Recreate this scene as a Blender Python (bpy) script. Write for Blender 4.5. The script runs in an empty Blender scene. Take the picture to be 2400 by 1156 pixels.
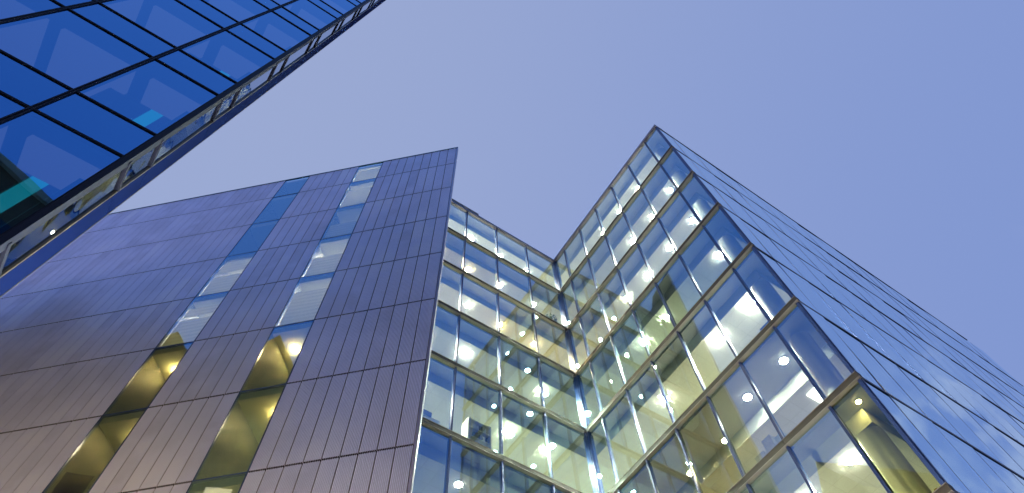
import bpy, math, random
from mathutils import Vector, Matrix
random.seed(7)
R = math.radians
C = bpy.context.scene.collection
SC = bpy.context.scene

# ------------------------------------------------------------------ camera
CAM_Z = 1.6
F_PX = 1530.0
EL, RO = R(63.43), R(-4.02)
fw = Vector((0, math.cos(EL), math.sin(EL)))
rt = Vector((1, 0, 0)); up = rt.cross(fw)
cr, sr = math.cos(RO), math.sin(RO)
RT = cr*rt + sr*up; UP = -sr*rt + cr*up
cam = bpy.data.cameras.new('camera'); camo = bpy.data.objects.new('camera', cam); C.objects.link(camo)
cam.sensor_width = 36; cam.sensor_fit = 'HORIZONTAL'; cam.lens = 36*F_PX/2400
cam.clip_start = 0.05; cam.clip_end = 3000
m = Matrix((RT, UP, -fw)).transposed().to_4x4(); m.translation = Vector((0, 0, CAM_Z))
camo.matrix_world = m
SC.camera = camo

# ------------------------------------------------------------------ world: dusk sky
SUN_EL, SUN_AZ = R(4), R(-100)
world = bpy.data.worlds.new('World'); SC.world = world; world.use_nodes = True
nt = world.node_tree; nt.nodes.clear()
def N(t, **k):
    n = nt.nodes.new(t)
    for a, b in k.items(): setattr(n, a, b)
    return n
def L(a, b): nt.links.new(a, b)
tc = N('ShaderNodeTexCoord')
nrm = N('ShaderNodeVectorMath', operation='NORMALIZE'); L(tc.outputs['Generated'], nrm.inputs[0])
D = nrm.outputs[0]
def dotn(v):
    n = N('ShaderNodeVectorMath', operation='DOT_PRODUCT'); L(D, n.inputs[0]); n.inputs[1].default_value = v
    return n.outputs['Value']
def ramp(val, a, b, smooth=True):
    n = N('ShaderNodeMapRange'); n.interpolation_type = 'SMOOTHSTEP' if smooth else 'LINEAR'
    L(val, n.inputs[0]); n.inputs[1].default_value = a; n.inputs[2].default_value = b
    n.inputs[3].default_value = 0; n.inputs[4].default_value = 1
    return n.outputs[0]
def mix(f, a, b):
    n = N('ShaderNodeMix', data_type='RGBA')
    if isinstance(f, float): n.inputs[0].default_value = f
    else: L(f, n.inputs[0])
    for s, v in ((6, a), (7, b)):
        if isinstance(v, tuple): n.inputs[s].default_value = (*v, 1)
        else: L(v, n.inputs[s])
    return n.outputs[2]
def mul(a, b):
    n = N('ShaderNodeMath', operation='MULTIPLY')
    for s, v in ((0, a), (1, b)):
        if isinstance(v, float): n.inputs[s].default_value = v
        else: L(v, n.inputs[s])
    return n.outputs[0]
a80 = R(80)
east = dotn((math.sin(a80), math.cos(a80), 0))
north = dotn((0, 1, 0))
upz = dotn((0, 0, 1))
col = mix(ramp(east, -0.35, 0.95), (0.350, 0.430, 0.700), (0.225, 0.325, 0.685))
deep = mix(ramp(upz, 0.62, 0.97), (0.110, 0.265, 0.770), (0.150, 0.350, 0.900))
col = mix(ramp(north, 0.10, -0.16), col, deep)
west = dotn((math.sin(R(-125)), math.cos(R(-125)), 0))
glow = mul(ramp(west, 0.25, 0.9), ramp(upz, 0.66, 0.25))
col = mix(glow, col, (0.52, 0.40, 0.44))
# high clouds low in the eastern sky
mp = N('ShaderNodeMapping'); L(D, mp.inputs[0]); mp.inputs['Scale'].default_value = (8.0, 8.0, 2.4); mp.inputs['Location'].default_value = (0.6, 0.3, 0.0)
nz = N('ShaderNodeTexNoise'); L(mp.outputs[0], nz.inputs['Vector']); nz.inputs['Scale'].default_value = 2.2; nz.inputs['Detail'].default_value = 5
se = dotn((math.sin(R(140)), math.cos(R(140)), 0))
mp2 = N('ShaderNodeMapping'); L(D, mp2.inputs[0]); mp2.inputs['Scale'].default_value = (13, 13, 2.5)
nz2 = N('ShaderNodeTexNoise'); L(mp2.outputs[0], nz2.inputs['Vector']); nz2.inputs['Scale'].default_value = 2.0; nz2.inputs['Detail'].default_value = 3
veil = mul(mul(ramp(nz2.outputs[0], 0.42, 0.66), mul(ramp(se, 0.08, 0.15), ramp(upz, 0.72, 0.64))), 0.30)
col = mix(veil, col, (0.50, 0.58, 0.84))
cl = mul(mul(ramp(nz.outputs[0], 0.50, 0.62), mul(ramp(se, 0.10, 0.16), ramp(upz, 0.72, 0.66))), 0.32)
col = mix(cl, col, (0.74, 0.76, 0.88))
sky = N('ShaderNodeTexSky'); sky.sky_type = 'NISHITA'; sky.sun_disc = False
sky.sun_elevation = SUN_EL; sky.sun_rotation = SUN_AZ
b1 = N('ShaderNodeBackground'); L(sky.outputs[0], b1.inputs[0]); b1.inputs[1].default_value = 0.08
b2 = N('ShaderNodeBackground'); L(col, b2.inputs[0]); b2.inputs[1].default_value = 1.0
ms = N('ShaderNodeMixShader'); ms.inputs[0].default_value = 0.92; L(b1.outputs[0], ms.inputs[1]); L(b2.outputs[0], ms.inputs[2])
wo = N('ShaderNodeOutputWorld'); L(ms.outputs[0], wo.inputs[0])

sun = bpy.data.lights.new('sun', 'SUN'); sun.energy = 0.5; sun.angle = R(12); sun.color = (1, 0.80, 0.68)
suno = bpy.data.objects.new('sun', sun); C.objects.link(suno)
sd = Vector((math.sin(SUN_AZ)*math.cos(SUN_EL), math.cos(SUN_AZ)*math.cos(SUN_EL), math.sin(SUN_EL)))
suno.rotation_euler = sd.to_track_quat('Z', 'Y').to_euler()
suno.location = (0, 0, 80)

vs = SC.view_settings; vs.view_transform = 'Standard'; vs.look = 'None'; vs.exposure = 0; vs.gamma = 1; vs.use_curve_mapping = False
cy = SC.cycles
cy.max_bounces = 10; cy.transparent_max_bounces = 24; cy.glossy_bounces = 5; cy.diffuse_bounces = 4
cy.sample_clamp_indirect = 6; cy.caustics_reflective = False; cy.caustics_refractive = False

# ------------------------------------------------------------------ materials
MATS = {}
class MT:
    def __init__(s, name):
        s.m = bpy.data.materials.new(name); s.m.use_nodes = True; s.t = s.m.node_tree; s.t.nodes.clear()
        s.out = s.n('ShaderNodeOutputMaterial')
    def n(s, t, **k):
        q = s.t.nodes.new(t)
        for a, b in k.items(): setattr(q, a, b)
        return q
    def l(s, a, b): s.t.links.new(a, b)
def noise(M, scale, detail=3, stretch=None):
    tcn = M.n('ShaderNodeTexCoord'); mpn = M.n('ShaderNodeMapping'); M.l(tcn.outputs['Object'], mpn.inputs[0])
    if stretch: mpn.inputs['Scale'].default_value = stretch
    z = M.n('ShaderNodeTexNoise'); M.l(mpn.outputs[0], z.inputs['Vector']); z.inputs['Scale'].default_value = scale; z.inputs['Detail'].default_value = detail
    return z.outputs[0]
def principled(name, colr, rough=0.5, metal=0.0, var=0.08, nscale=1.5, bump=0.0, stretch=None, spec=0.5):
    M = MT(name); p = M.n('ShaderNodeBsdfPrincipled')
    z = noise(M, nscale, 4, stretch)
    mr = M.n('ShaderNodeMapRange'); M.l(z, mr.inputs[0]); mr.inputs[1].default_value = .3; mr.inputs[2].default_value = .7
    mr.inputs[3].default_value = 1-var; mr.inputs[4].default_value = 1+var
    vm = M.n('ShaderNodeVectorMath', operation='SCALE'); vm.inputs[0].default_value = colr; M.l(mr.outputs[0], vm.inputs['Scale'])
    M.l(vm.outputs[0], p.inputs['Base Color'])
    p.inputs['Roughness'].default_value = rough; p.inputs['Metallic'].default_value = metal
    p.inputs['Specular IOR Level'].default_value = spec
    if bump:
        b = M.n('ShaderNodeBump'); b.inputs['Strength'].default_value = bump; b.inputs['Distance'].default_value = .02
        M.l(z, b.inputs['Height']); M.l(b.outputs[0], p.inputs['Normal'])
    M.l(p.outputs[0], M.out.inputs[0]); MATS[name] = M.m; return M.m
def glass(name, refl, trans, base, wob=0.05, power=1.0, wscale=0.9):
    """coated architectural glass: mirror share rises with grazing angle, rest passes through"""
    M = MT(name)
    lw = M.n('ShaderNodeFresnel'); lw.inputs['IOR'].default_value = 1.5
    mr = M.n('ShaderNodeMapRange'); M.l(lw.outputs[0], mr.inputs[0]); mr.inputs[1].default_value = 0.04; mr.inputs[2].default_value = 1
    mr.inputs[3].default_value = base; mr.inputs[4].default_value = 1.0
    z = noise(M, wscale, 1.0)
    b = M.n('ShaderNodeBump'); b.inputs['Strength'].default_value = wob; b.inputs['Distance'].default_value = .05; M.l(z, b.inputs['Height'])
    g = M.n('ShaderNodeBsdfGlossy'); g.inputs['Color'].default_value = (*refl, 1); g.inputs['Roughness'].default_value = 0.0; M.l(b.outputs[0], g.inputs['Normal'])
    # at grazing angles the coating loses its tint
    t = M.n('ShaderNodeBsdfTransparent'); t.inputs[0].default_value = (*trans, 1)
    mc = M.n('ShaderNodeMix', data_type='RGBA'); M.l(lw.outputs[0], mc.inputs[0]); mc.inputs[6].default_value = (*refl, 1); mc.inputs[7].default_value = (.86, .92, 1, 1)
    M.l(mc.outputs[2], g.inputs['Color'])
    mx = M.n('ShaderNodeMixShader'); M.l(mr.outputs[0], mx.inputs[0]); M.l(t.outputs[0], mx.inputs[1]); M.l(g.outputs[0], mx.inputs[2])
    M.l(mx.outputs[0], M.out.inputs[0]); MATS[name] = M.m; return M.m
def clear(name, c=(1, 1, 1)):
    M = MT(name); t = M.n('ShaderNodeBsdfTransparent'); t.inputs[0].default_value = (*c, 1); M.l(t.outputs[0], M.out.inputs[0]); MATS[name] = M.m; return M.m
def emit(name, c, s):
    M = MT(name); e = M.n('ShaderNodeEmission'); e.inputs[0].default_value = (*c, 1); e.inputs[1].default_value = s; M.l(e.outputs[0], M.out.inputs[0]); MATS[name] = M.m; return M.m
def blindmat(name, c):
    M = MT(name)
    tcn = M.n('ShaderNodeTexCoord'); w = M.n('ShaderNodeTexWave'); w.bands_direction = 'Z'; w.inputs['Scale'].default_value = 1.1; w.inputs['Distortion'].default_value = 1.5
    M.l(tcn.outputs['Object'], w.inputs[0])
    mr = M.n('ShaderNodeMapRange'); M.l(w.outputs[1], mr.inputs[0]); mr.inputs[3].default_value = .86; mr.inputs[4].default_value = 1
    vm = M.n('ShaderNodeVectorMath', operation='SCALE'); vm.inputs[0].default_value = c; M.l(mr.outputs[0], vm.inputs['Scale'])
    d = M.n('ShaderNodeBsdfDiffuse'); t = M.n('ShaderNodeBsdfTranslucent'); M.l(vm.outputs[0], d.inputs[0]); M.l(vm.outputs[0], t.inputs[0])
    mx = M.n('ShaderNodeMixShader'); mx.inputs[0].default_value = .5; M.l(d.outputs[0], mx.inputs[1]); M.l(t.outputs[0], mx.inputs[2]); M.l(mx.outputs[0], M.out.inputs[0])
    MATS[name] = M.m; return M.m

def tiles(name, c, line, size):
    M = MT(name); p = M.n('ShaderNodeBsdfPrincipled'); p.inputs['Roughness'].default_value = .85
    t_ = M.n('ShaderNodeTexCoord'); mp_ = M.n('ShaderNodeMapping'); M.l(t_.outputs['Object'], mp_.inputs[0]); mp_.inputs['Rotation'].default_value = (0, 0, R(52.9))
    bt = M.n('ShaderNodeTexBrick'); M.l(mp_.outputs[0], bt.inputs['Vector']); bt.offset = 0; bt.inputs['Scale'].default_value = 1
    bt.inputs['Brick Width'].default_value = size; bt.inputs['Row Height'].default_value = size; bt.inputs['Mortar Size'].default_value = .012
    bt.inputs['Color1'].default_value = (*c, 1); bt.inputs['Color2'].default_value = (c[0]*.95, c[1]*.95, c[2]*.94, 1); bt.inputs['Mortar'].default_value = (*line, 1)
    M.l(bt.outputs[0], p.inputs['Base Color']); M.l(p.outputs[0], M.out.inputs[0]); MATS[name] = M.m
tiles('ceiling_tile', (0.87, 0.87, 0.78), (0.74, 0.74, 0.66), 0.6)
glass('glass_office', (0.42, 0.72, 1.0), (0.87, 0.97, 0.88), 0.35, wob=.035)
glass('glass_dark_reflection', (0.5, 0.7, 0.7), (0.50, 0.56, 0.36), 0.12, wob=.03)  # dark tint and weak mirror stand in for a dark building's reflection
glass('glass_side', (0.58, 0.84, 1.0), (0.4, 0.5, 0.5), 0.85, wob=.04)
glass('glass_strip', (0.52, 0.74, 0.95), (0.92, 0.95, 0.84), 0.38, wob=.05)
glass('glass_tower', (0.13, 0.42, 0.82), (0.22, 0.62, 0.72), 0.50, wob=.03)
glass('glass_return', (0.55, 0.66, 0.86), (0.05, 0.06, 0.08), 0.55, wob=.08, wscale=2.2)
clear('glass_back'); clear('glass_rear', (.55, .98, .95))
principled('band_metal', (0.028, 0.026, 0.025), 0.55, 0.0, .06, 2.0, spec=.25)
principled('band_edge', (0.20, 0.20, 0.20), 0.45, 0.5, .05, 2.0)
principled('mullion_blue', (0.020, 0.045, 0.16), 0.35, 0.3, .10)
principled('mullion_side', (0.05, 0.10, 0.28), 0.35, 0.3, .10); principled('mullion_inner', (0.10, 0.115, 0.11), 0.85, 0.0, .05, spec=.1)
principled('coping_grey', (0.16, 0.15, 0.20), 0.45, 0.5, .08)
principled('coping_dark', (0.015, 0.030, 0.075), 0.4, 0.3, .08)
principled('plaster', (0.86, 0.86, 0.76), 0.8, 0, .03)
principled('bulkhead', (0.62, 0.66, 0.58), 0.7, 0, .04)
principled('soffit', (0.58, 0.60, 0.58), 0.8, 0, .06)
principled('carpet', (0.78, 0.77, 0.66), 0.9, 0, .05)
principled('wall_cream', (0.84, 0.83, 0.66), 0.8, 0, .04)
principled('wall_yellow', (0.78, 0.76, 0.50), 0.8, 0, .04)
principled('wall_olive', (0.60, 0.62, 0.36), 0.8, 0, .12, .6)
principled('column_paint', (0.66, 0.66, 0.56), 0.6, 0, .03)
principled('clad_metal', (0.84, 0.83, 0.98), 0.46, 0.70, .09, 0.35); principled('clad_metal_b', (0.80, 0.79, 0.94), 0.47, 0.69, .09, 0.8); principled('clad_groove', (0.46, 0.41, 0.45), 0.5, 0.6, .06, 0.35)
principled('clad_dark', (0.015, 0.012, 0.015), 0.6, 0.2, .1)
principled('clad_trim', (0.30, 0.29, 0.40), 0.35, 0.6, .05)
principled('coping_teal', (0.06, 0.16, 0.26), 0.4, 0.5, .05)
principled('tower_frame', (0.005, 0.010, 0.034), 0.6, 0.0, .1, spec=.15)
principled('tower_fascia', (0.002, 0.010, 0.075), 0.9, 0.0, .08, .8, spec=.03)
principled('tower_edge', (0.10, 0.09, 0.07), 0.4, 0.6, .05)
emit('tower_ceiling_glow', (0.50, 0.22, 0.30), 0.46)  # dim ceiling light put in as emission, no lamps in these rooms
principled('tower_spandrel', (0.01, 0.06, 0.22), 0.5, 0, .1)
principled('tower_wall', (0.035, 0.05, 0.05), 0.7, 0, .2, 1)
principled('brick', (0.46, 0.44, 0.24), 0.85, 0, .22, 1.2, .3)
principled('warehouse_brick', (0.10, 0.07, 0.05), 0.85, 0, .22, 1.2, .3); principled('slate', (0.14, 0.16, 0.10), 0.6, 0, .2, 2)
principled('paving', (0.20, 0.19, 0.18), 0.85, 0, .15, 1.0, .2)
principled('concrete', (0.35, 0.34, 0.33), 0.85, 0, .1, 1.0, .2)
principled('paper_box', (0.72, 0.70, 0.62), 0.7, 0, .06, 4)
principled('dark_plastic', (0.03, 0.035, 0.05), 0.4, 0, .1)
principled('leaf', (0.07, 0.12, 0.03), 0.6, 0, .3, 8)
principled('grille', (0.12, 0.12, 0.12), 0.6, .3, .1)
principled('book_yellow', (0.70, 0.52, 0.02), 0.6, 0, .1)
blindmat('blind', (0.84, 0.82, 0.66))
WHITE = (1.0, 0.95, 0.80); WARM = (1.0, 0.74, 0.34); COOL = (0.88, 1.0, 0.78)
for nm, c in (('w', WHITE), ('y', WARM), ('c', COOL)):
    for i, s in enumerate((380, 1350, 2800, 5400, 13000)):
        emit('lamp_%s%d' % (nm, i), c, s)
emit('panel_olive', (0.95, 0.90, 0.45), 1.6); emit('panel_white', (1.0, 0.96, 0.80), 260.0); emit('panel_dim', (1.0, 0.96, 0.80), 6); emit('light_panel', (1.0, 0.95, 0.88), 9)
emit('lit_window', (1.0, 0.72, 0.36), 2.0); emit('shopfront_fill', (1.0, 0.70, 0.50), 12.0); emit('street_bulb', (1.0, 0.80, 0.60), 5200)
emit('teal_sky_glow', (0.02, 0.50, 0.62), 0.8)  # emission stands in for sky seen through the rear windows

# ------------------------------------------------------------------ mesh helpers
class MB:
    def __init__(s): s.v = []; s.f = []; s.mi = []; s.ms = []
    def mat(s, m):
        if m not in s.ms: s.ms.append(m)
        return s.ms.index(m)
    def hexa(s, p, m, mats=None):
        b = len(s.v); s.v += [tuple(q) for q in p]
        fs = [(0, 3, 2, 1), (4, 5, 6, 7), (0, 1, 5, 4), (1, 2, 6, 5), (2, 3, 7, 6), (3, 0, 4, 7)]
        for i, q in enumerate(fs):
            s.f.append(tuple(b+k for k in q)); s.mi.append(s.mat(mats[i] if mats else m))
    def box(s, F, u0, u1, w0, w1, z0, z1, m):
        P, d, n = F
        pts = [P + d*u + n*w + Vector((0, 0, z)) for z in (z0, z1) for u, w in ((u0, w0), (u1, w0), (u1, w1), (u0, w1))]
        s.hexa(pts, m)
    def prism(s, pts, z0, z1, side, bot=None, top=None):
        bot = bot or side; top = top or side; n = len(pts); b = len(s.v)
        s.v += [(p[0], p[1], z0) for p in pts] + [(p[0], p[1], z1) for p in pts]
        s.f.append(tuple(b+i for i in reversed(range(n)))); s.mi.append(s.mat(bot))
        s.f.append(tuple(b+n+i for i in range(n))); s.mi.append(s.mat(top))
        for i in range(n):
            j = (i+1) % n; s.f.append((b+i, b+j, b+n+j, b+n+i)); s.mi.append(s.mat(side))
    def cyl(s, c, r, z0, z1, m, n=24, cap=None):
        pts = [(c[0]+r*math.cos(2*math.pi*i/n), c[1]+r*math.sin(2*math.pi*i/n)) for i in range(n)]
        s.prism(pts, z0, z1, m, cap or m, m)
    def build(s, name, parent=None, smooth=False):
        me = bpy.data.meshes.new(name); me.from_pydata(s.v, [], s.f)
        for q in s.ms: me.materials.append(MATS[q])
        me.polygons.foreach_set('material_index', s.mi)
        if smooth: me.polygons.foreach_set('use_smooth', [True]*len(s.f))
        me.update()
        import bmesh
        bm = bmesh.new(); bm.from_mesh(me); bmesh.ops.recalc_face_normals(bm, faces=bm.faces); bm.to_mesh(me); bm.free()
        o = bpy.data.objects.new(name, me); C.objects.link(o)
        if parent: o.parent = parent; o.matrix_parent_inverse = parent.matrix_world.inverted()
        return o
def tag(o, label=None, cat=None, group=None, kind=None):
    if label: o['label'] = label
    if cat: o['category'] = cat
    if group: o['group'] = group
    if kind: o['kind'] = kind
    return o
def thing(name, label, cat, loc, group=None):
    o = bpy.data.objects.new(name, None); C.objects.link(o); o.location = loc; o.empty_display_size = .3
    o.matrix_world = Matrix.Translation(loc)
    return tag(o, label, cat, group)
def azd(a): return Vector((math.sin(R(a)), math.cos(R(a)), 0))
def pane(F, u0, u1, z0, z1, m, parent, name='window', tilt=0.0, w=0.0, t=0.016, into=None):
    """one pane of glass: a thin box whose outer face carries the coating"""
    P, d, n = F
    a = random.uniform(-tilt, tilt); b = random.uniform(-tilt, tilt)
    um, zm = (u0+u1)/2, (z0+z1)/2
    def pt(u, z, off): return P + d*u + n*(w + off + (u-um)*a + (z-zm)*b) + Vector((0, 0, z))
    q = [(u0, z0), (u1, z0), (u1, z1), (u0, z1)]
    mb = into or MB()
    pts = [pt(u, z, -t) for u, z in q] + [pt(u, z, 0) for u, z in q]
    g = 'glass_back'
    mb.hexa(pts, m, [g, m, g, g, g, g])
    if into: return None
    return mb.build(name, parent)
def to_px(p):
    v = Vector(p) - Vector((0, 0, CAM_Z)); z = v.dot(fw)
    if z <= 0.1: return None
    return (1200 + F_PX*v.dot(RT)/z, 578 - F_PX*v.dot(UP)/z)
def area_px(F, u0, u1, z0, z1):
    P, d, n = F; q = []
    for u, z in ((u0, z0), (u1, z0), (u1, z1), (u0, z1)):
        s = to_px(P + d*u + Vector((0, 0, z)))
        if s is None: return 0
        q.append((min(2400, max(0, s[0])), min(1156, max(0, s[1]))))
    return abs(sum(q[i][0]*q[(i+1) % 4][1] - q[(i+1) % 4][0]*q[i][1] for i in range(4)))/2

# ------------------------------------------------------------------ ground
mb = MB(); mb.prism([(-400, -400), (400, -400), (400, 400), (-400, 400)], -0.4, 0.0, 'paving')
tag(mb.build('ground'), kind='structure')

# ------------------------------------------------------------------ glass office building (wings A, B, C)
O = azd(38.13)*14.62; I = azd(7.56)*20.33
dA = azd(232.8); nAo = azd(142.8)
dB = (O-I).normalized(); nBo = Vector((-dB.y, dB.x, 0)); nBo = nBo if nBo.dot(-I) > 0 else -nBo
dC = azd(52.9); nCo = azd(142.9)
FA = (I, dA, nAo); FB = (I, dB, nBo); FC = (O, dC, nCo)
LB = (O-I).length; LA = 9.85; LC = 30.3
ZT = [39.18, 35.20, 31.22, 27.25, 23.32, 19.34, 15.42, 11.52, 7.60, 3.65]
UA = [0, 2.24, 4.49, 6.66, 8.90, LA]
UB = [0, 1.12, 2.83, 4.53, 6.23, 7.92, 9.59, LB]
UC = [0, 1.13] + [1.13+1.735*i for i in range(1, 17)]
UC = [u for u in UC if u < LC-0.4] + [LC]
gb = thing('office_building', 'glass office building with lit storeys folded round an inner corner beside the sharp outer corner', 'building', (I.x, I.y, 0))
up1 = Vector((0, 0, 1))
def inset(a, c=None):
    """L-shaped floor plan pulled in by a from every glass face"""
    c = a if c is None else c
    i1 = I - nAo*a - nBo*c
    return [I + dA*LA - nAo*a, i1, O - nBo*c - nCo*a, O + dC*(LC-.2) - nCo*a, O + dC*(LC-.2) - nCo*17, I - nBo*6 - nAo*7, I + dA*LA - nAo*7]
# candidate windows of all three wings, the largest in view become parts of their own
wins = []
for wing, F, U in (('A', FA, UA), ('B', FB, UB), ('C', FC, UC)):
    for k in range(8):
        for i in range(len(U)-1):
            if wing == 'C' and k == 0 and U[i+1] > 30.4: continue
            lo = .13 if wing != 'C' else .07
            u0, u1 = U[i]+.03, U[i+1]-.03
            wins.append((area_px(F, u0, u1, ZT[k+1]+lo, ZT[k]-lo)*(3 if wing != 'C' else 1), wing, F, u0, u1, ZT[k+1]+lo, ZT[k]-lo, k, i))
wins.sort(key=lambda w: -w[0])
rest = MB()
for j, w in enumerate(wins):
    _, wing, F, u0, u1, z0, z1, k, i = w
    mname = 'glass_side' if wing == 'C' else ('glass_dark_reflection' if (wing, k, i) == ('B', 6, 6) else 'glass_office')
    tl = 0.006 if wing == 'C' else 0.003
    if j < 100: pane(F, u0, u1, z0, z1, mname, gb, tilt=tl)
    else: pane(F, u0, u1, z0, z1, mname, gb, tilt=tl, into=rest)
tag(rest.build('window', gb), kind='stuff')
# mullions
def mullion(F, u, z0, z1, wd=.075, out=.04, inn=.15, cream=True, name='mullion'):
    mb = MB()
    if not cream:
        mb.box(F, u-wd/2, u+wd/2, -.10, .003, z0, z1, 'mullion_side'); return mb.build(name, gb)
    mb.box(F, u-wd/2, u-wd*.12, 0.006, out, z0, z1, 'mullion_blue')
    mb.box(F, u+wd*.12, u+wd/2, 0.006, out, z0, z1, 'mullion_blue')
    mb.box(F, u-wd/2+.002, u+wd/2-.002, -0.05, .004, z0, z1, 'mullion_blue')
    if cream: mb.box(F, u-.026, u+.026, -inn, -.052, z0, z1, 'mullion_inner')
    return mb.build(name, gb)
for u in UA[1:-1]: mullion(FA, u, ZT[8], ZT[0]-.12)
for u in UB[1:-1]: mullion(FB, u, ZT[8], ZT[0]-.12)
for u in UC[1:-1]: mullion(FC, u, ZT[8], (ZT[0] if u < 30 else ZT[1])-.06, wd=.030, out=.008, inn=.1, cream=False)
# inner corner post, outer corner post
mb = MB()
mb.box(FA, .004, .075, -.2, .06, ZT[8], ZT[0]-.1, 'mullion_blue'); mb.box(FB, .078, .14, -.2, .06, ZT[8], ZT[0]-.1, 'mullion_blue')
mb.build('corner_post', gb)
mb = MB(); mb.box(FB, LB-.11, LB-.012, -.11, .03, ZT[8], ZT[0]-.1, 'mullion_blue'); mb.box(FC, 0.006, .05, -.108, .02, ZT[8], ZT[0]-.1, 'mullion_blue')
mb.build('corner_post', gb)
# projecting floor bands
for k in range(1, 9):
    z = ZT[k]
    for F, U, a, b in ((FA, UA, .20, LA), (FB, UB, .20, LB+.035)):
        mb = MB(); E = [a]+[u for u in U[1:-1]]+[b]
        for i in range(len(E)-1):
            g0 = .006 if i else 0; g1 = .006 if i < len(E)-2 else 0
            mb.box(F, E[i]+g0, E[i+1]-g1, -.10, .085, z-.10, z+.10, 'band_metal')
            mb.box(F, E[i]+g0, E[i+1]-g1, -.08, .10, z+.1005, z+.115, 'band_edge')
            mb.box(F, E[i]+g0, E[i+1]-g1, -.08, .10, z-.115, z-.1005, 'band_edge')
        mb.build('floor_band', gb)
    mb = MB(); mb.box(FC, .02, LC, -.1, .014, z-.060, z+.050, 'coping_dark'); mb.box(FC, .02, LC, -.09, .020, z-.080, z-.0605, 'coping_dark')
    mb.build('floor_band', gb)
    mb = MB()   # inner corner knuckle
    q = [I, I+dA*.20, I+dA*.20+nAo*.085, I+dA*.085+dB*.085, I+dB*.20+nBo*.085, I+dB*.20]
    mb.prism(q, z-.10, z+.10, 'band_metal'); mb.build('band_corner', gb)
# coping
mb = MB(); z = ZT[0]
mb.box(FA, .06, LA, -.5, .10, z-.12, z+.13, 'coping_grey'); mb.box(FB, .05, LB+.03, -.5, .102, z-.122, z+.132, 'coping_grey')
mb.build('coping', gb)
mb = MB(); mb.box(FC, 0, 28.6, -.5, .03, z-.05, z+.07, 'coping_dark'); mb.build('coping', gb)
# roof plant housing with ribbed grille
mb = MB(); F = FA
mb.box(F, 5.83, 8.9, -.62, -.02, z+.14, z+.62, 'coping_grey')
for i in range(4): mb.box(F, 5.85, 8.88, -.02, .02, z+.17+i*.11, z+.235+i*.11, 'grille')
mb.build('roof_plant_housing', gb)
# slabs, ceilings, bulkheads
for k in range(0, 9):
    z = ZT[k]
    mb = MB(); mb.prism(inset(.12), z-.20, z+.09, 'bulkhead', 'soffit', 'carpet'); mb.build('floor_slab', gb)
    if k < 8:
        mb = MB(); mb.prism(inset(.68, 1.9 if k == 5 else .68), z-.76, z-.205, 'bulkhead', 'ceiling_tile'); mb.build('ceiling', gb)
# core walls, partitions, columns
mb = MB()
z0, z1 = ZT[8], ZT[0]-.3
a = I - nBo*6 - nAo*6.2
mb.prism([I + dA*(LA-.05) - nAo*6.2, a, a - nAo*.2, I + dA*(LA-.05) - nAo*6.4], z0, z1, 'wall_cream')
mb.build('core_wall', gb)
mb = MB(); e = O - nBo*6 - nCo*3
mb.prism([a + nBo*.01, e, e - nBo*.2, a - nBo*.2], z0, z1, 'wall_cream'); mb.build('core_wall', gb)
for F, u, dep in ((FA, 4.49, 6.1), (FB, 2.83, 5.8), (FB, 6.23, 5.8)):
    mb = MB(); mb.box(F, u-.05, u+.05, -dep, -3.0, z0, z1, 'wall_yellow' if u < 3 else 'wall_cream'); mb.build('partition_wall', gb)
cc = O - nBo*1.05 - nCo*1.05
mb = MB(); mb.cyl(cc, .36, z0, z1, 'column_paint', 32); mb.build('column', gb, True)
cc = I + dA*8.2 - nAo*1.3
mb = MB(); mb.cyl(cc, .30, z0, z1, 'column_paint', 32); mb.build('column', gb, True)
# lamps: strength index and tint for each storey and room
# rooms: A2 (u>4.49) A1 (u<4.49 and B<2.83) B1 (2.83..6.23) B2 (6.23..)
TAB = [('w2', 'w1', 'w1', 'w2'),
       ('y2', 'w1', 'w2', 'w2'),
       ('w2', 'y2', 'w2', 'w1'),
       ('w3', 'c3', 'c3', 'w1'),
       ('w3', 'c3', 'w3', 'w4'),
       ('w0', 'c1', 'y1', 'w0'),
       ('w1', 'y2', 'c1', 'w2'),
       ('w1', 'y1', 'w1', 'w1')]
def lamp(F, u, dep, z, key, r=.125):
    q = random.random()
    if q < .12: return
    r *= random.choice((.7, .85, 1.0, 1.1)); u += random.uniform(-.12, .12); dep += random.uniform(-.06, .10)
    P, d, n = F; c = P + d*u - n*dep
    mb = MB(); mb.cyl(c, r+.02, z-.012, z-.002, 'band_edge', 20); mb.cyl(c, r, z-.021, z-.0121, 'lamp_'+key, 20)
    mb.build('ceiling_lamp', gb)
    
for k in range(8):
    zc = ZT[k]-.76; t = TAB[k]
    for u in (1.3, 3.5): lamp(FA, u, 1.18, zc, t[1])
    for u in (5.6, 7.8): lamp(FA, u, 1.18, zc, t[0])
    lamp(FA, 2.4, 3.4, zc, t[1]); lamp(FA, 6.7, 3.4, zc, t[0])
    for u in (3.7, 5.4): lamp(FB, u, 1.18, zc, t[2])
    lamp(FB, 4.5, 3.2, zc, t[2])
    for u in (7.1, 8.9): lamp(FB, u, 1.18, zc + (.55 if k == 5 else 0), t[3])
    lamp(FB, 8.0, 3.4, zc, t[3])
for k, key in ((4, 'w0'), (5, 'y1'), (6, 'y0')): lamp(FB, 10.25, .42, ZT[k]-.20 if k != 6 else ZT[k]-.205, key, .07)
mb = MB(); P, d, n = FB; mb.box(FB, 8.35, 9.15, -3.1, -2.3, ZT[5]-.80, ZT[5]-.762, 'light_panel'); mb.build('light_panel', gb)
# solid lower storeys
mb = MB(); mb.prism(inset(-.02), 0, ZT[8]-.2, 'concrete'); mb.build('base_wall', gb)

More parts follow.
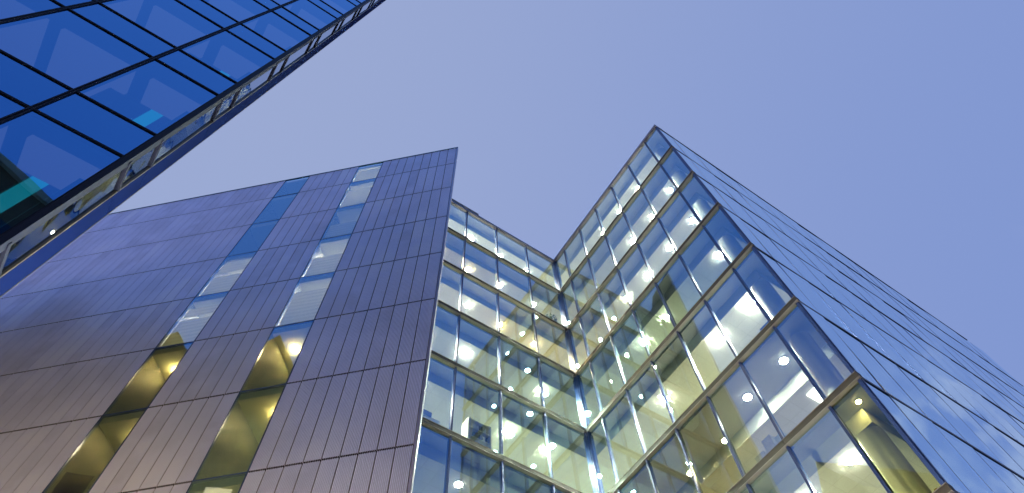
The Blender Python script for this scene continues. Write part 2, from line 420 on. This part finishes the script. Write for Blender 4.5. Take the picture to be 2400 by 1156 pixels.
# ------------------------------------------------------------------ ribbed metal building
Ed = azd(-13.22)*13.42
dD = azd(277.05); nDo = azd(187.05); FD = (Ed, dD, nDo)
cb = thing('ribbed_building', 'metal clad office block of vertical ribbed brown panels with two slanting window strips', 'building', (Ed.x, Ed.y, 0))
ZD = [42.72] + [39.71-4.0*i for i in range(10)]
PW = 0.5533
US = [(0.10, 5.00), (6.66, 9.98), (11.64, 11.64+PW*60)]
WS = [(5.00, 6.66), (9.98, 11.64)]
LD = US[2][1]
mb = MB()
q0 = Ed - nDo*.09; 
mb.prism([q0, q0 + Vector((-1.6, 1.5, 0)), q0 + dD*5.0 - nDo*2.0, Ed + dD*5.0 - nDo*.09], 0, ZD[0]-.06, 'clad_dark'); mb.build('wall', cb)
mb = MB(); F = FD
mb.box(F, 6.66, 9.98, -6, -.09, 0, ZD[0]-.06, 'clad_dark'); mb.build('wall', cb)
mb = MB(); mb.box(F, 11.64, LD, -12, -.09, 0, ZD[0]-.06, 'clad_dark'); mb.build('wall', cb)
for r in range(len(ZD)-1):
    z1, z0 = ZD[r]-.035, ZD[r+1]+.035
    if r == 0: z1 = ZD[0]-.06
    for bi, (a, b) in enumerate(US):
        mb = MB(); npan = round((b-a)/PW)
        pw = (b-a)/npan; mi = mb.mat('clad_metal'); gi = mb.mat('clad_groove'); di = mb.mat('clad_dark')
        for p in range(npan):
            mi = mb.mat('clad_metal_b' if random.random() < .3 else 'clad_metal')
            g = .016; nr = 10; s0 = a+p*pw+g; rw = (pw-2*g)/nr
            prof = []
            for i in range(nr):
                s = s0+i*rw
                prof += [(s+.001, -.030), (s+rw*.10, .0), (s+rw*.62, .0), (s+rw*.72, -.030)]
            prof.append((s0+nr*rw, -.030))
            prof = [(s0, -.07)] + prof + [(s0+nr*rw, -.07)]
            b0 = len(mb.v)
            for zz in (z0, z1):
                for s, w in prof:
                    q = Ed + dD*s + nDo*w; mb.v.append((q.x, q.y, zz))
            n = len(prof)
            for i in range(n-1):
                mb.f.append((b0+i, b0+i+1, b0+n+i+1, b0+n+i)); mb.mi.append(gi if (i % 4 == 0 or i == n-2) else mi)
            mb.f.append(tuple(b0+i for i in range(n))); mb.mi.append(di)
            mb.f.append(tuple(b0+n+i for i in range(n))); mb.mi.append(di)
        mb.build('ribbed_cladding', cb)
mb = MB(); mb.box(FD, -.015, .085, -.10, .012, 0, ZD[0]-.06, 'clad_trim'); mb.build('corner_trim', cb)
mb = MB(); mb.box(FD, -.012, LD, -.088, .03, ZD[0]-.055, ZD[0]+.02, 'coping_teal'); mb.build('coping', cb)
# window strips: blind (from, to as share of storey height measured from below), lamp, wall tint
BL = {0: {0: [(.0, .82)], 1: [(0, .75)], 2: [(0, .5)], 3: [(0, .55)], 4: [(0, .72)]},
      1: {3: [(.0, .52), (.60, .92)], 4: [(.0, .55), (.62, .80)]}}
for si, (a, b) in enumerate(WS):
    for r in range(len(ZD)-1):
        z1, z0 = ZD[r]-.02, ZD[r+1]+.02
        if r == 0: z1 -= .06
        w = pane(FD, a+.02, b-.02, z0, z1, 'glass_strip', cb, tilt=.004, w=-.012)
        mb = MB()
        mb.box(FD, a+.002, a+.018, -.1, .004, z0-.02, z1+.02, 'mullion_blue'); mb.box(FD, b-.018, b-.002, -.1, .004, z0-.02, z1+.02, 'mullion_blue')
        mb.box(FD, a+.0185, b-.0185, -.1, .0, z0-.035, z0-.001, 'mullion_blue')
        mb.build('window_frame', w)
        # room behind the strip
        mb = MB(); wm = 'wall_olive' if r >= 5 else 'wall_cream'
        mb.box(FD, a-.02, a+.0, -3.2, -.12, z0, z1, wm); mb.box(FD, b, b+.02, -3.2, -.12, z0, z1, wm)
        mb.box(FD, a-.02, b+.02, -3.3, -3.2, z0, z1, wm)
        mb.box(FD, a-.02, b+.02, -3.3, -.12, z1-.30, z1+.018, wm)
        mb.box(FD, a-.02, b+.02, -3.3, -.12, z0-.015, z0+.03, wm)
        mb.build('room', cb)
        h = z1-z0
        for (f0, f1) in BL[si].get(r, []):
            mb = MB(); mb.box(FD, a+.03, b-.03, -.20, -.17, z0+.03+f0*h, z0+f1*h, 'blind'); mb.build('blind', w)
        bright = {(0, 0): 'w4', (1, 3): 'w4', (0, 3): 'w4', (0, 4): 'w3', (1, 4): 'w3', (0, 1): 'w3', (0, 2): 'w1'}.get((si, r), 'y1' if r >= 5 else 'w0')
        if si == 1 and r < 3: continue
        if r >= 5:
            P = Ed + dD*((a+b)/2 + (.2 if r % 2 else -.3)) - nDo*1.0
            mb = MB(); mb.cyl(P, .06, z1-.36, z1-.302, 'lamp_y1', 16); mb.build('ceiling_lamp', cb)
            continue
        mb = MB(); mb.box(FD, a+.1, b-.1, -2.9, -1.5, z1-.335, z1-.301, 'panel_olive' if r >= 5 else ('panel_dim' if r == 2 else 'panel_white')); mb.build('light_panel', cb)

# ------------------------------------------------------------------ blue glass tower, top left
Et = azd(-63.05)*6.57
dT = azd(232.8); nTo = azd(142.8); FT = (Et, dT, nTo)
dR = azd(-37.2); nRo = azd(52.8); FR = (Et, dR, nRo)
tw = thing('glass_tower', 'dark blue glass tower seen steeply from below at upper left', 'building', (Et.x, Et.y, 0))
UT = [0.07, 1.48, 3.24, 5.0, 6.75, 8.5]
ZTW = []  # (z, kind above)
zb = 11.49 - 8
levels = []
for i in range(12):
    levels.append((zb+4*i, zb+4*i+1.13, 's'))       # spandrel storey strip
    levels.append((zb+4*i+1.13, zb+4*i+4.0, 'v'))   # vision glass
TOP = levels[-1][1]
DT = 1.0
for i in range(len(UT)-1):
    for z0, z1, kd in levels:
        w = pane(FT, UT[i]+.03, UT[i+1]-.03, z0+.03, z1-.03, 'glass_tower', tw, tilt=.002)
for u in UT[1:]:
    mb = MB(); mb.box(FT, u-.032, u-.008, -.10, .028, 0, TOP, 'tower_frame'); mb.box(FT, u+.008, u+.032, -.10, .028, 0, TOP, 'tower_frame')
    mb.box(FT, u-.011, u+.011, -.10, .0, 0, TOP, 'tower_frame'); mb.build('mullion', tw)
mb = MB(); mb.box(FT, -.02, .07, -.10, .05, 0, TOP, 'tower_frame'); mb.box(FT, .085, .10, -.06, .03, 0, TOP, 'tower_frame'); mb.build('corner_post', tw)
for z0, z1, kd in levels:
    mb = MB(); mb.box(FT, .08, 8.5, -.09, .024, z0-.024, z0-.005, 'tower_frame'); mb.box(FT, .08, 8.5, -.09, .024, z0+.005, z0+.024, 'tower_frame'); mb.build('transom', tw)
    if kd == 's':
        mb = MB(); mb.box(FT, .1, 1.9, -DT, -.06, z0+.02, z1+.01, 'tower_spandrel'); mb.box(FT, 1.9, 8.5, -3.4, -.06, z0+.02, z1+.01, 'tower_spandrel'); mb.build('floor_slab', tw)
        for i in range(len(UT)-1):
            mb = MB(); mb.box(FT, UT[i]+.22, UT[i+1]-(.08 if i else .12), -(2.8 if i > 1 else (1.9 if i else DT-.02)), -.40, z0-.12, z0+.0195, 'tower_ceiling_glow'); mb.build('ceiling_panel', tw)
    else:
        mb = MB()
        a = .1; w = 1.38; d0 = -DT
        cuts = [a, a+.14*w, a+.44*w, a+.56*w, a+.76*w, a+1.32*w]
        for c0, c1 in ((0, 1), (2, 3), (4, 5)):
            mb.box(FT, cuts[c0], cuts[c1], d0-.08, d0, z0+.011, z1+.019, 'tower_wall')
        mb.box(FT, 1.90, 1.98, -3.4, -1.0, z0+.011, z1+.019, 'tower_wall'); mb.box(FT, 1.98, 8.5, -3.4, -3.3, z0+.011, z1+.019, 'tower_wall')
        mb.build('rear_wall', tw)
        for c0, c1 in ((1, 2), (3, 4)):
            mb = MB(); mb.box(FT, cuts[c0]+.001, cuts[c1]-.001, d0-.06, d0-.04, z0+.011, z1+.019, 'teal_sky_glow'); mb.build('rear_window', tw)
# return face: glazing then metal fascia
for z0, z1, kd in levels:
    pane(FR, .05, .58, z0+.04, z1-.04, 'glass_return', tw, name='side_window', tilt=.004)
    mb = MB(); mb.box(FR, .02, .60, -.08, .035, z0-.035, z0+.035, 'tower_frame'); mb.build('side_transom', tw)
    mb = MB(); mb.box(FR, .625, 1.12, -.10, .0, z0+.012, z1-.012, 'tower_fascia'); mb.build('fascia_panel', tw)
mb = MB(); mb.box(FR, .585, .62, -.1, .03, 0, TOP, 'tower_edge'); mb.box(FR, 1.121, 1.14, -.1, .004, 0, TOP, 'tower_edge'); mb.build('edge_trim', tw)
mb = MB(); mb.box(FR, .62, 1.12, -.5, -.105, 0, TOP, 'tower_frame'); mb.build('side_wall', tw)
mb = MB(); mb.box(FT, 0, 8.5, -DT, .0, 0, zb-.1, 'concrete'); mb.build('base_wall', tw)
mb = MB(); mb.box(FT, 8.56, 8.7, -3.5, .05, 0, TOP, 'tower_frame'); mb.build('end_wall', tw)

# ------------------------------------------------------------------ buildings across the street, seen mirrored in the glass
Q = Vector((-13.2, 7.1, 0)); dG = azd(-61.5); nGo = Vector((-dG.y, dG.x, 0))
nGo = nGo if nGo.y > 0 else -nGo
FG = (Q, dG, nGo)
gh = thing('gabled_building', 'brown gabled brick building whose roofline is mirrored in the two window strips', 'building', (Q.x, Q.y, 0))
mb = MB(); EH = 29.3
mb.box(FG, 0, 26, -8, 0, 0, EH, 'brick'); mb.build('wall', gh)
for i in range(5):
    a = i*5.2; pk = (4.6, 3.4, 5.2, 3.8, 4.2)[i]
    mb = MB()
    P, d, n = FG
    pr = [(a, 0), (a+5.2, 0), (a+2.6, pk)]
    b0 = len(mb.v)
    for wv in (0.02, -8.02):
        for u, zz in pr: mb.v.append(tuple(P + d*u + n*wv + Vector((0, 0, EH+.002+zz))))
    for fidx, mn in (((0, 1, 2), 'brick'), ((3, 5, 4), 'brick'), ((0, 2, 5, 3), 'slate'), ((1, 4, 5, 2), 'slate'), ((0, 3, 4, 1), 'brick')):
        mb.f.append(fidx); mb.mi.append(mb.mat(mn))
    mb.build('roof', gh)
for r in range(5):
    for c in range(9):
        u = 1.2+c*2.8; z = 4.6+r*3.9
        mb = MB(); lit = random.random() < .35
        mb.box(FG, u, u+1.1, -.1, .015, z, z+2, 'lit_window' if lit else 'coping_dark')
        mb.box(FG, u-.1, u+1.2, 0, .06, z-.12, z-.002, 'concrete')
        mb.build('window', gh)
for i in range(5):
    mb = MB(); mb.box(FG, .5+i*5.2, 4.7+i*5.2, -.1, .02, .5, 3.0, 'shopfront_fill'); mb.box(FG, .4+i*5.2, 4.8+i*5.2, 0, .5, 3.02, 3.3, 'slate'); mb.build('shopfront_fill', gh)  # unseen shopfront glow, added to warm the lower cladding
F2 = (Vector((-5.3, -14.4, 0)) + azd(72.3)*30, azd(252.3), azd(-17.7))
sb = thing('warehouse', 'dark warehouse block mirrored in the lowest panes of the blue tower', 'building', (0, -16, 0))
mb = MB(); mb.box(F2, 0, 60, -12, 0, 0, 29.6, 'warehouse_brick'); mb.build('wall', sb)
mb = MB(); mb.box(F2, -.2, 60.2, -12.2, .2, 29.602, 30.0, 'concrete'); mb.build('parapet', sb)
for r in range(6):
    for c in range(14):
        u = 2+c*4.1; z = 3+r*4.4
        mb = MB(); mb.box(F2, u, u+1.8, -.1, .015, z, z+2.2, 'lit_window' if random.random() < .3 else 'coping_dark'); mb.build('window', sb)

# ------------------------------------------------------------------ street lamps low on the street
def street_lamp(x, y, label):
    t = thing('street_lamp', label, 'lamp', (x, y, 0), 'street lamps mirrored in the window strips')
    m_ = MB(); m_.cyl((x, y), .07, .4, 5.6, 'mullion_blue', 12); m_.build('pole', t)
    m_ = MB(); m_.cyl((x, y), .13, 0, .4, 'mullion_blue', 12); m_.build('base', t)
    m_ = MB(); m_.cyl((x, y), .20, 5.6, 5.95, 'street_bulb', 16); m_.build('lantern', t)
    m_ = MB(); m_.cyl((x, y), .27, 5.95, 6.08, 'mullion_blue', 16); m_.build('lantern_cap', t)
street_lamp(-9.3, 10.6, 'street lamp between the blue tower and the ribbed facade')
street_lamp(-14.2, 10.4, 'street lamp standing before the gabled brick building')
street_lamp(-0.8, 8.6, 'street lamp under the edge of the ribbed facade')

# ------------------------------------------------------------------ things standing inside the lit storeys
def at(F, u, dep, z):
    P, d, n = F; q = P + d*u - n*dep; return (q.x, q.y, z)
def FL(k): return ZT[k+1]+.092
BX = [(6.80, .45, 0, .42, .34, 'lower white document box of the pair behind the sill, storey below the dark ceiling', 'paper_box'),
      (6.84, .45, .34, .36, .26, 'small white document box on top of the left stack at the low window', 'paper_box'),
      (7.28, .42, 0, .40, .46, 'tall pale document box in the middle of the row behind the sill', 'paper_box'),
      (7.30, .42, .46, .34, .40, 'pale document box topmost of the middle stack behind the sill', 'paper_box'),
      (7.68, .50, 0, .30, .70, 'narrow upright grey file box nearest the mullion at the low window', 'bulkhead')]
for u, dep, dz, w, h, lab, mt in BX:
    x = at(FB, u, dep, FL(5)+dz)
    t = thing('document_box', lab, 'box', x, 'document boxes behind the low window')
    P, d, n = FB; z = x[2]
    m_ = MB(); m_.box(FB, u-w/2, u+w/2, -dep-.16, -dep+.16, z, z+h*.78, mt); m_.build('box_body', t)
    m_ = MB(); m_.box(FB, u-w/2-.01, u+w/2+.01, -dep-.17, -dep+.17, z+h*.78+.001, z+h-.003, mt); m_.build('lid', t)
# shelf of binders
z = FL(4); t = thing('filing_shelf', 'white filing shelf with dark slots behind the window beside the ribbed facade', 'shelf', at(FA, 5.2, .7, z))
m_ = MB(); m_.box(FA, 4.66, 4.70, -.95, -.45, z, z+1.9, 'plaster'); m_.box(FA, 5.66, 5.70, -.95, -.45, z, z+1.9, 'plaster'); m_.build('side_panel', t)
for i in range(5):
    m_ = MB(); m_.box(FA, 4.702, 5.658, -.95, -.45, z+.02+i*.45, z+.05+i*.45, 'plaster'); m_.build('shelf', t)
for i in range(4):
    for j in range(6):
        if random.random() < .25: continue
        m_ = MB(); hh = random.uniform(.24, .36)
        m_.box(FA, 4.74+j*.15, 4.82+j*.15+random.uniform(0, .05), -.85, -.5, z+.052+i*.45, z+.052+i*.45+hh, random.choice(['dark_plastic', 'bulkhead', 'paper_box'])); m_.build('binder', t)
# plant near the inner corner
z = FL(1); c = Vector(at(FA, .75, .42, z)); t = thing('potted_plant', 'bushy green potted plant at the window by the inner corner', 'plant', c)
m_ = MB(); m_.cyl(c, .16, z, z+.32, 'dark_plastic', 14); m_.build('pot', t)
m_ = MB()
for i in range(260):
    a = random.uniform(0, 2*math.pi); rr = .42*random.random()**.6; zz = z+.34+random.random()*.75
    p = Vector((c.x+rr*math.cos(a)*.9, c.y+rr*math.sin(a)*.9, zz)); q = Vector((random.uniform(-1, 1), random.uniform(-1, 1), random.uniform(-.4, 1))).normalized()*.10
    sd_ = q.cross(Vector((random.random(), random.random(), random.random()))).normalized()*.03
    if (p - I).dot(nAo) > -.14: continue
    b0 = len(m_.v); m_.v += [tuple(p-q), tuple(p+sd_), tuple(p+q), tuple(p-sd_)]; m_.f.append((b0, b0+1, b0+2, b0+3)); m_.mi.append(m_.mat('leaf'))
m_.build('foliage', t)
# monitor, desk lamp, dark storage box, yellow folder
z = FL(4); t = thing('desk', 'pale desk at the window edge beside the ribbed facade', 'desk', at(FA, 7.55, .6, z))
m_ = MB(); m_.box(FA, 6.95, 8.15, -1.0, -.35, z+.70, z+.74, 'paper_box'); m_.build('desktop', t)
for uu in (7.0, 8.06):
    m_ = MB(); m_.box(FA, uu, uu+.04, -.95, -.40, z, z+.699, 'bulkhead'); m_.build('leg', t)
t = thing('monitor', 'grey screen standing on the pale desk at the window', 'monitor', at(FA, 7.5, .5, z+.741))
m_ = MB(); m_.box(FA, 7.25, 7.78, -.52, -.49, z+.86, z+1.18, 'coping_grey'); m_.build('screen', t)
m_ = MB(); m_.box(FA, 7.49, 7.54, -.515, -.495, z+.743, z+.859, 'bulkhead'); m_.box(FA, 7.42, 7.61, -.57, -.42, z+.7415, z+.752, 'bulkhead'); m_.build('stand', t)
z = FL(3)-3.93*0; zz = FL(4)
t = thing('storage_box', 'dark blue open storage box against the glass of the brightest room', 'box', at(FB, 9.3, .4, zz))
m_ = MB(); m_.box(FB, 9.08, 9.50, -.62, -.28, zz, zz+.5, 'mullion_blue'); m_.build('box_body', t)
m_ = MB(); m_.box(FB, 9.04, 9.54, -.66, -.24, zz+.501, zz+.54, 'mullion_blue'); m_.build('rim', t)
zz = FL(6)
t = thing('folder', 'yellow folder standing in the glass corner at the bottom right', 'folder', at(FC, .55, .35, zz))
m_ = MB(); m_.box(FC, .42, .72, -.42, -.34, zz, zz+.42, 'book_yellow'); m_.build('cover', t)
m_ = MB(); m_.box(FC, .43, .71, -.4, -.36, zz+.42, zz+.43, 'paper_box'); m_.build('pages', t)
